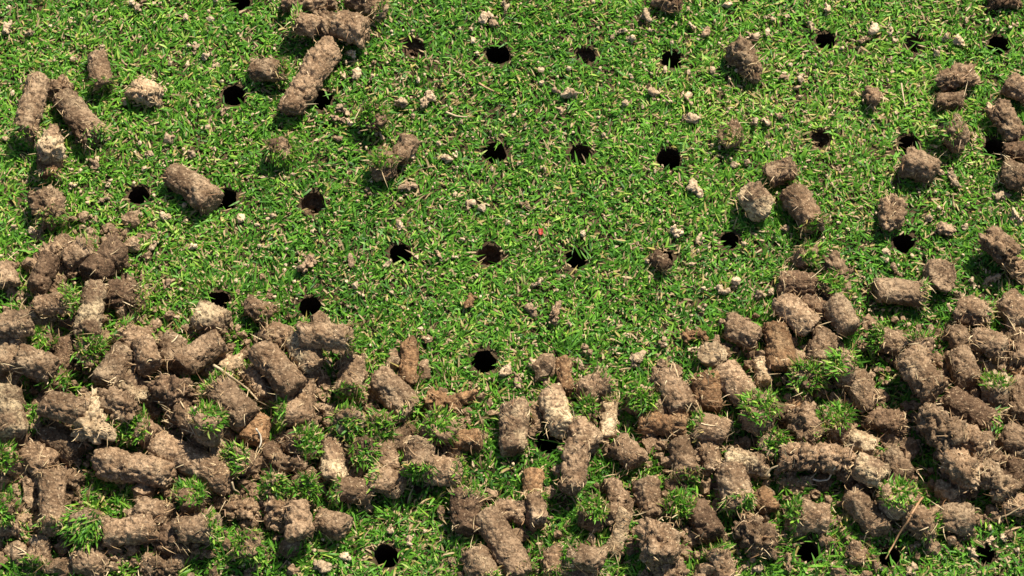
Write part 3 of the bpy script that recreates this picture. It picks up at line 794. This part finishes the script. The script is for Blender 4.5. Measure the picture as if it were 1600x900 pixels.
# ------------------------------------------------------------------ crumbs one can count
def crumb(x, y, s, tone, label, group, k):
    W = s * PX * .70; r = np.random.default_rng(5000 + k)
    L = W * r.uniform(1.0, 1.5); W2 = W * r.uniform(.72, .95)
    P, F = lump(L, W2, 1.7, 0, 5000 + k * 7, spacing=.0006, sharp=.5, flat=.8)
    a = r.uniform(0, math.pi); M = frame(np.array([math.cos(a), math.sin(a), r.uniform(-.2, .2)]), r.uniform(0, 6))
    P = P @ M
    z = .0030 + W2 * .20
    wx, wy = at(x, y, z)
    o = link("soil_crumb", faces_mesh("soil_crumb", P, F, SOIL[{'s': 'c', 'm': 'b'}.get(tone, tone)]), (wx, wy, z))
    tag(o, label, "soil crumb", group)
def side_of(dx, dy):
    a = math.degrees(math.atan2(-dy, dx)) % 360
    return ("right of", "above right of", "above", "above left of", "left of", "below left of", "below", "below right of")[int((a + 22.5) // 45) % 8]
found = {}
for group, pts in CRUMBS.items():
    for (x, y, s) in pts:
        tone = 's' if (x * 7 + y * 3) % 10 < 6 else 'm'
        dd = [math.hypot(x - h[0], y - h[1]) if nm else 1e9 for h, nm in zip(HOLES, HOLE_NAMES)]
        j = int(np.argmin(dd))
        key = ("pale" if tone == 's' else "brown", side_of(x - HOLES[j][0], y - HOLES[j][1]), HOLE_NAMES[j])
        found.setdefault(key, []).append((dd[j], x, y, s, tone, group))
RANK = {1: ("",), 2: ("nearer of two", "farther of two"), 3: ("nearest of three", "middle of three", "farthest of three"),
        4: ("nearest of four", "second nearest of four", "third nearest of four", "farthest of four"),
        5: ("nearest of five", "second nearest of five", "third nearest of five", "fourth nearest of five", "farthest of five")}
k = 0
for (col, side, hole), lst in found.items():
    lst.sort()
    for w, (dist, x, y, s, tone, group) in zip(RANK[len(lst)], lst):
        label = ("%s soil crumb %s the %s" % (col, side, hole)) if not w else ("%s %s crumbs %s the %s" % (w, col, side, hole))
        crumb(x, y, s, tone, label, group, k); k += 1
for (x, y, s, tone, label) in SINGLE_CRUMBS:
    crumb(x, y, s, tone, label, "larger crumbs and chips", k); k += 1

# ------------------------------------------------------------------ strands of straw and root, a red scrap
def height_at(x, y):
    h = .004
    for c in cores:
        d = np.array([x, y]) - c.pos[:2]
        ax = c.axis[:2]; n = np.linalg.norm(ax)
        t = np.clip(d @ ax / (n * n + 1e-9), -c.Lm / 2, c.Lm / 2)
        q = np.linalg.norm(d - ax * t)
        if q < c.Rm: h = max(h, c.pos[2] + t * c.axis[2] + math.sqrt(c.Rm ** 2 - q * q) * .97)
    return h
for (w, hz, tone, label, pts) in STRANDS:
    P3 = []
    for (x, y) in pts:
        z = hz * MM
        for _ in range(4):
            wx, wy = at(x, y, z); z = .5 * z + .5 * (height_at(wx, wy) + .0012)
        P3.append((wx, wy, z))
    P3 = np.array(P3)
    tt = np.linspace(0, len(P3) - 1, 22)
    C = np.stack([np.interp(tt, np.arange(len(P3)), P3[:, k]) for k in range(3)], 1)
    for _ in range(3): C[1:-1] = (C[:-2] + 2 * C[1:-1] + C[2:]) / 4
    # a strand does not sag into what carries it
    C[:, 2] = np.maximum(C[:, 2], [height_at(a, b) + .0006 for a, b in C[:, :2]])
    for _ in range(2): C[1:-1, 2] = np.maximum(C[1:-1, 2], (C[:-2, 2] + C[2:, 2]) / 2)
    C[:, :2] += .0003 * np.stack([vnoise(C * 300, 3), vnoise(C * 300, 4)], 1)
    T = np.gradient(C, axis=0); T /= np.linalg.norm(T, axis=1)[:, None]
    S = np.cross(T, [0, 0, 1.0]); S /= np.linalg.norm(S, axis=1)[:, None] + 1e-9; U = np.cross(S, T)
    th = np.arange(6) / 6 * 2 * math.pi
    rad = w * PX / 2 * .8 * (1 - .45 * np.linspace(0, 1, 22)) * (1 + .12 * vnoise(C * 500, 9))
    V = (C[:, None] + (S[:, None] * np.cos(th)[None, :, None] + U[:, None] * np.sin(th)[None, :, None]) * rad[:, None, None])
    V = V.reshape(-1, 3); a = np.arange(21 * 6); kk = a // 6; i = a % 6
    F = np.stack([kk * 6 + i, (kk + 1) * 6 + i, (kk + 1) * 6 + (i + 1) % 6, kk * 6 + (i + 1) % 6], 1)
    caps = np.array([list(range(6)), [21 * 6 + q for q in range(5, -1, -1)]])
    c0 = C[0].copy()
    nm = "twig" if "twig" in label else ("root_strand" if "root" in label else "straw")
    tag(link(nm, faces_mesh(nm, V - c0, [F, caps], STRAND[tone]), tuple(c0)), label, nm.replace("_", " "))

# red scrap: a small curled petal in the grass
u, v = np.meshgrid(np.linspace(-1, 1, 9), np.linspace(-1, 1, 9)); u, v = u.ravel(), v.ravel()
pr = np.stack([u * .0014 * (1 - .35 * v * v), v * .0024, .0011 * u * u - .0006 * v + .0003 * np.sin(5 * v)], 1)
n9 = 81; P = np.concatenate([pr, pr - (0, 0, .00025)])
a = np.array([j * 9 + i for j in range(8) for i in range(8)])
F = np.stack([a, a + 1, a + 10, a + 9], 1)
rim = [i for i in range(9)] + [8 + 9 * j for j in range(1, 9)] + [72 + i for i in range(7, -1, -1)] + [9 * j for j in range(7, 0, -1)]
Fr = np.array([[rim[(q + 1) % 32], rim[q], rim[q] + n9, rim[(q + 1) % 32] + n9] for q in range(32)])
x, y = at(845, 361, .006)
tag(link("petal_scrap", faces_mesh("petal_scrap", P, [F, F[:, ::-1] + n9, Fr], STRAND['r']), (x, y, .0050)), "tiny red scrap of petal in the open grass between the middle rows of holes", "petal")

# ------------------------------------------------------------------ loose crumbs too many to count
ICO_V = []
phi = (1 + 5 ** .5) / 2
for s1 in (-1, 1):
    for s2 in (-1, 1):
        ICO_V += [(0, s1, s2 * phi), (s1, s2 * phi, 0), (s2 * phi, 0, s1)]
ICO_V = np.array(ICO_V, float); ICO_V /= np.linalg.norm(ICO_V[0])
ed = np.linalg.norm(ICO_V[:, None] - ICO_V[None], axis=2)
mn = ed[ed > 0].min() * 1.01
ICO_F = []
for a in range(12):
    for b in range(a + 1, 12):
        for c_ in range(b + 1, 12):
            if ed[a, b] < mn and ed[b, c_] < mn and ed[a, c_] < mn:
                nrm = np.cross(ICO_V[b] - ICO_V[a], ICO_V[c_] - ICO_V[a])
                ICO_F.append((a, b, c_) if nrm @ ICO_V[a] > 0 else (a, c_, b))
ICO_F = np.array(ICO_F)

def hole_dist(x, y):
    d = np.hypot(x[:, None] - HL[None, :, 0], y[:, None] - HL[None, :, 1]) - HL[None, :, 2]
    return d.min(1), d.argmin(1)

mid_of = {}
SUB_V = [tuple(v) for v in ICO_V]; SUB_F = []
def midpoint(a, b):
    k = (min(a, b), max(a, b))
    if k not in mid_of:
        m = np.array(SUB_V[a]) + np.array(SUB_V[b]); mid_of[k] = len(SUB_V); SUB_V.append(tuple(m / np.linalg.norm(m)))
    return mid_of[k]
for (a, b, c_) in ICO_F:
    ab, bc, ca = midpoint(a, b), midpoint(b, c_), midpoint(c_, a)
    SUB_F += [(a, ab, ca), (b, bc, ab), (c_, ca, bc), (ab, bc, ca)]
SUB_V, SUB_F = np.array(SUB_V), np.array(SUB_F)

def scatter_crumbs(name, X, Y, Z, S, mat, label, ICO_V=ICO_V, ICO_F=ICO_F):
    N = len(X); nv1 = len(ICO_V)
    V = ICO_V[None] * (1 + rng.normal(0, .20, (N, nv1, 1)))
    V = V * (S[:, None, None] * rng.uniform(.6, 1.3, (N, 1, 3)))
    V = V + np.stack([X, Y, Z], 1)[:, None]
    F = (np.arange(N) * nv1)[:, None, None] + ICO_F[None]
    o = link(name, faces_mesh(name, V.reshape(-1, 3), [F.reshape(-1, 3)], mat, False))
    tag(o, label, name.replace("_", " "), kind="stuff")

pile = [c for c in cores if "heaped" in c.group]
n = 5200
pick = rng.integers(0, len(pile), n)
X = np.array([pile[q].pos[0] for q in pick]) + rng.normal(0, .0095, n); Y = np.array([pile[q].pos[1] for q in pick]) + rng.normal(0, .0095, n)
hd, _ = hole_dist(X, Y); ok = hd > .0025
# keep the lower lawn fairly clear of loose soil
lx, ly = at(610, 840); ok &= ~((np.hypot((X - lx) / 1.5, Y - ly) < .035) & (rng.random(n) < .85))
mx0, mx1 = at(640, 650)[0], at(1000, 650)[0]; ok &= ~((X > mx0) & (X < mx1) & (rng.random(n) < .6))
X, Y = X[ok], Y[ok]
scatter_crumbs("loose_soil", X, Y, rng.uniform(.001, .006, len(X)), rng.gamma(2.4, .00072, len(X)) + .0005, SOIL['m'], "loose brown soil crumbs strewn under and between the heaped cores", SUB_V, SUB_F)
n = 8000
X = rng.uniform(-.40, .40, n); Y = rng.uniform(-.30, .30, n)
dens = .5 + .5 * vnoise(np.stack([X * 28, Y * 28, np.zeros(n)], 1), 44)
hd, _ = hole_dist(X, Y); ok = (hd > .001) & (rng.random(n) < .25 + .75 * dens)
X, Y = X[ok], Y[ok]
scatter_crumbs("sand_topdressing", X, Y, rng.uniform(.0022, .0054, len(X)), rng.gamma(2.5, .00021, len(X)) + .00032, SOIL['c'], "fine tan grains sprinkled among the grass blades")

# ------------------------------------------------------------------ the turf
def turf(n, xr, yr, kind):
    X = rng.uniform(-xr, xr, n); Y = rng.uniform(-yr, yr, n)
    hd, hi = hole_dist(X, Y)
    ok = (hd > .0004) & ~((vnoise(np.stack([X, Y, np.zeros(n)], 1) * 190, 58) < -.22) & (rng.random(n) < .35))
    ok &= ((np.abs(X) < .335) & (np.abs(Y) < .225)) | (rng.random(n) < .42)
    X, Y, hd, hi = X[ok], Y[ok], hd[ok], hi[ok]; n = len(X)
    P2 = np.stack([X, Y, np.zeros(n)], 1)
    a = rng.uniform(0, 2 * math.pi, n)
    coh = 3.2 * vnoise(P2 * 60, 51)
    a = np.where(rng.random(n) < .45, coh + rng.normal(0, .6, n), a)
    # blades at a hole's rim mostly lean away from it
    near = (hd < .006) & (rng.random(n) > .18 + HL[hi, 3] * .6)
    ao = np.arctan2(Y - HL[hi, 1], X - HL[hi, 0])
    a = np.where(near, ao + rng.normal(0, .7, n), a)
    clump = .5 + .5 * vnoise(P2 * 110, 52)
    if kind == 'leaf':
        lean = np.clip(rng.normal(R_(50), R_(20), n), R_(5), R_(84))
        ln = rng.uniform(.0036, .0078, n) * (.8 + .35 * clump)
        wd = rng.uniform(.0007, .00150, n)
        broad = .5 + .5 * vnoise(P2 * 9, 53)
        tint = np.clip(rng.normal(.56, .17, n) + .16 * (clump - .5) + .22 * (broad - .5), .25, 1)
        dm = rng.random(n) < .05 + .11 * np.clip(.5 + .9 * vnoise(P2 * 16, 54), 0, 1)
        tint[dm] = rng.uniform(0, .19, dm.sum())
        z0 = rng.uniform(-.0003, .0016, n); dr = rng.uniform(.05, .55, n)
    else:
        lean = np.clip(rng.normal(R_(78), R_(8), n), R_(50), R_(88))
        ln = rng.uniform(.0022, .0052, n); wd = rng.uniform(.0005, .0012, n)
        tint = np.where(rng.random(n) < .75, rng.uniform(0, .18, n), rng.uniform(.24, .45, n))
        z0 = rng.uniform(.0002, .0026, n); dr = rng.uniform(0, .2, n)
    if kind == 'leaf':           # the mower missed the blades around the heaped cores: longer and more upright there
        PC = np.array([c.pos[:2] for c in pile]); dmin = np.full(n, 9.0)
        for pc in PC: dmin = np.minimum(dmin, np.hypot(X - pc[0], Y - pc[1]))
        up = (dmin < .020) & (rng.random(n) < .6)
        ln = np.where(up, ln * rng.uniform(1.2, 1.9, n), ln); lean = np.where(up, lean * .72, lean)
    d = np.stack([np.sin(lean) * np.cos(a), np.sin(lean) * np.sin(a), np.cos(lean)], 1)
    droop = np.stack([dr * np.cos(a) * .4, dr * np.sin(a) * .4, -dr * np.cos(lean)], 1) + rng.normal(0, .20, (n, 3)) * [1, 1, .3]
    return blades(np.stack([X, Y, ground_z(X, Y) + z0], 1), d, ln, wd, droop, tint, 3)
parts = [turf(250000, .40, .30, 'leaf'), turf(60000, .40, .30, 'dead')]
V = []; Q = []; T = []; TV = []; k = 0
for (v, q, t, tv) in parts:
    V.append(v); Q.append(q + k); T.append(t + k); TV.append(tv); k += len(v)
tag(link("turf_grass", faces_mesh("turf_grass", np.concatenate(V), [np.concatenate(Q), np.concatenate(T)], GRASS, True, np.concatenate(TV))),
    "short mown green turf grass with tan dead blades", "grass", kind="stuff")
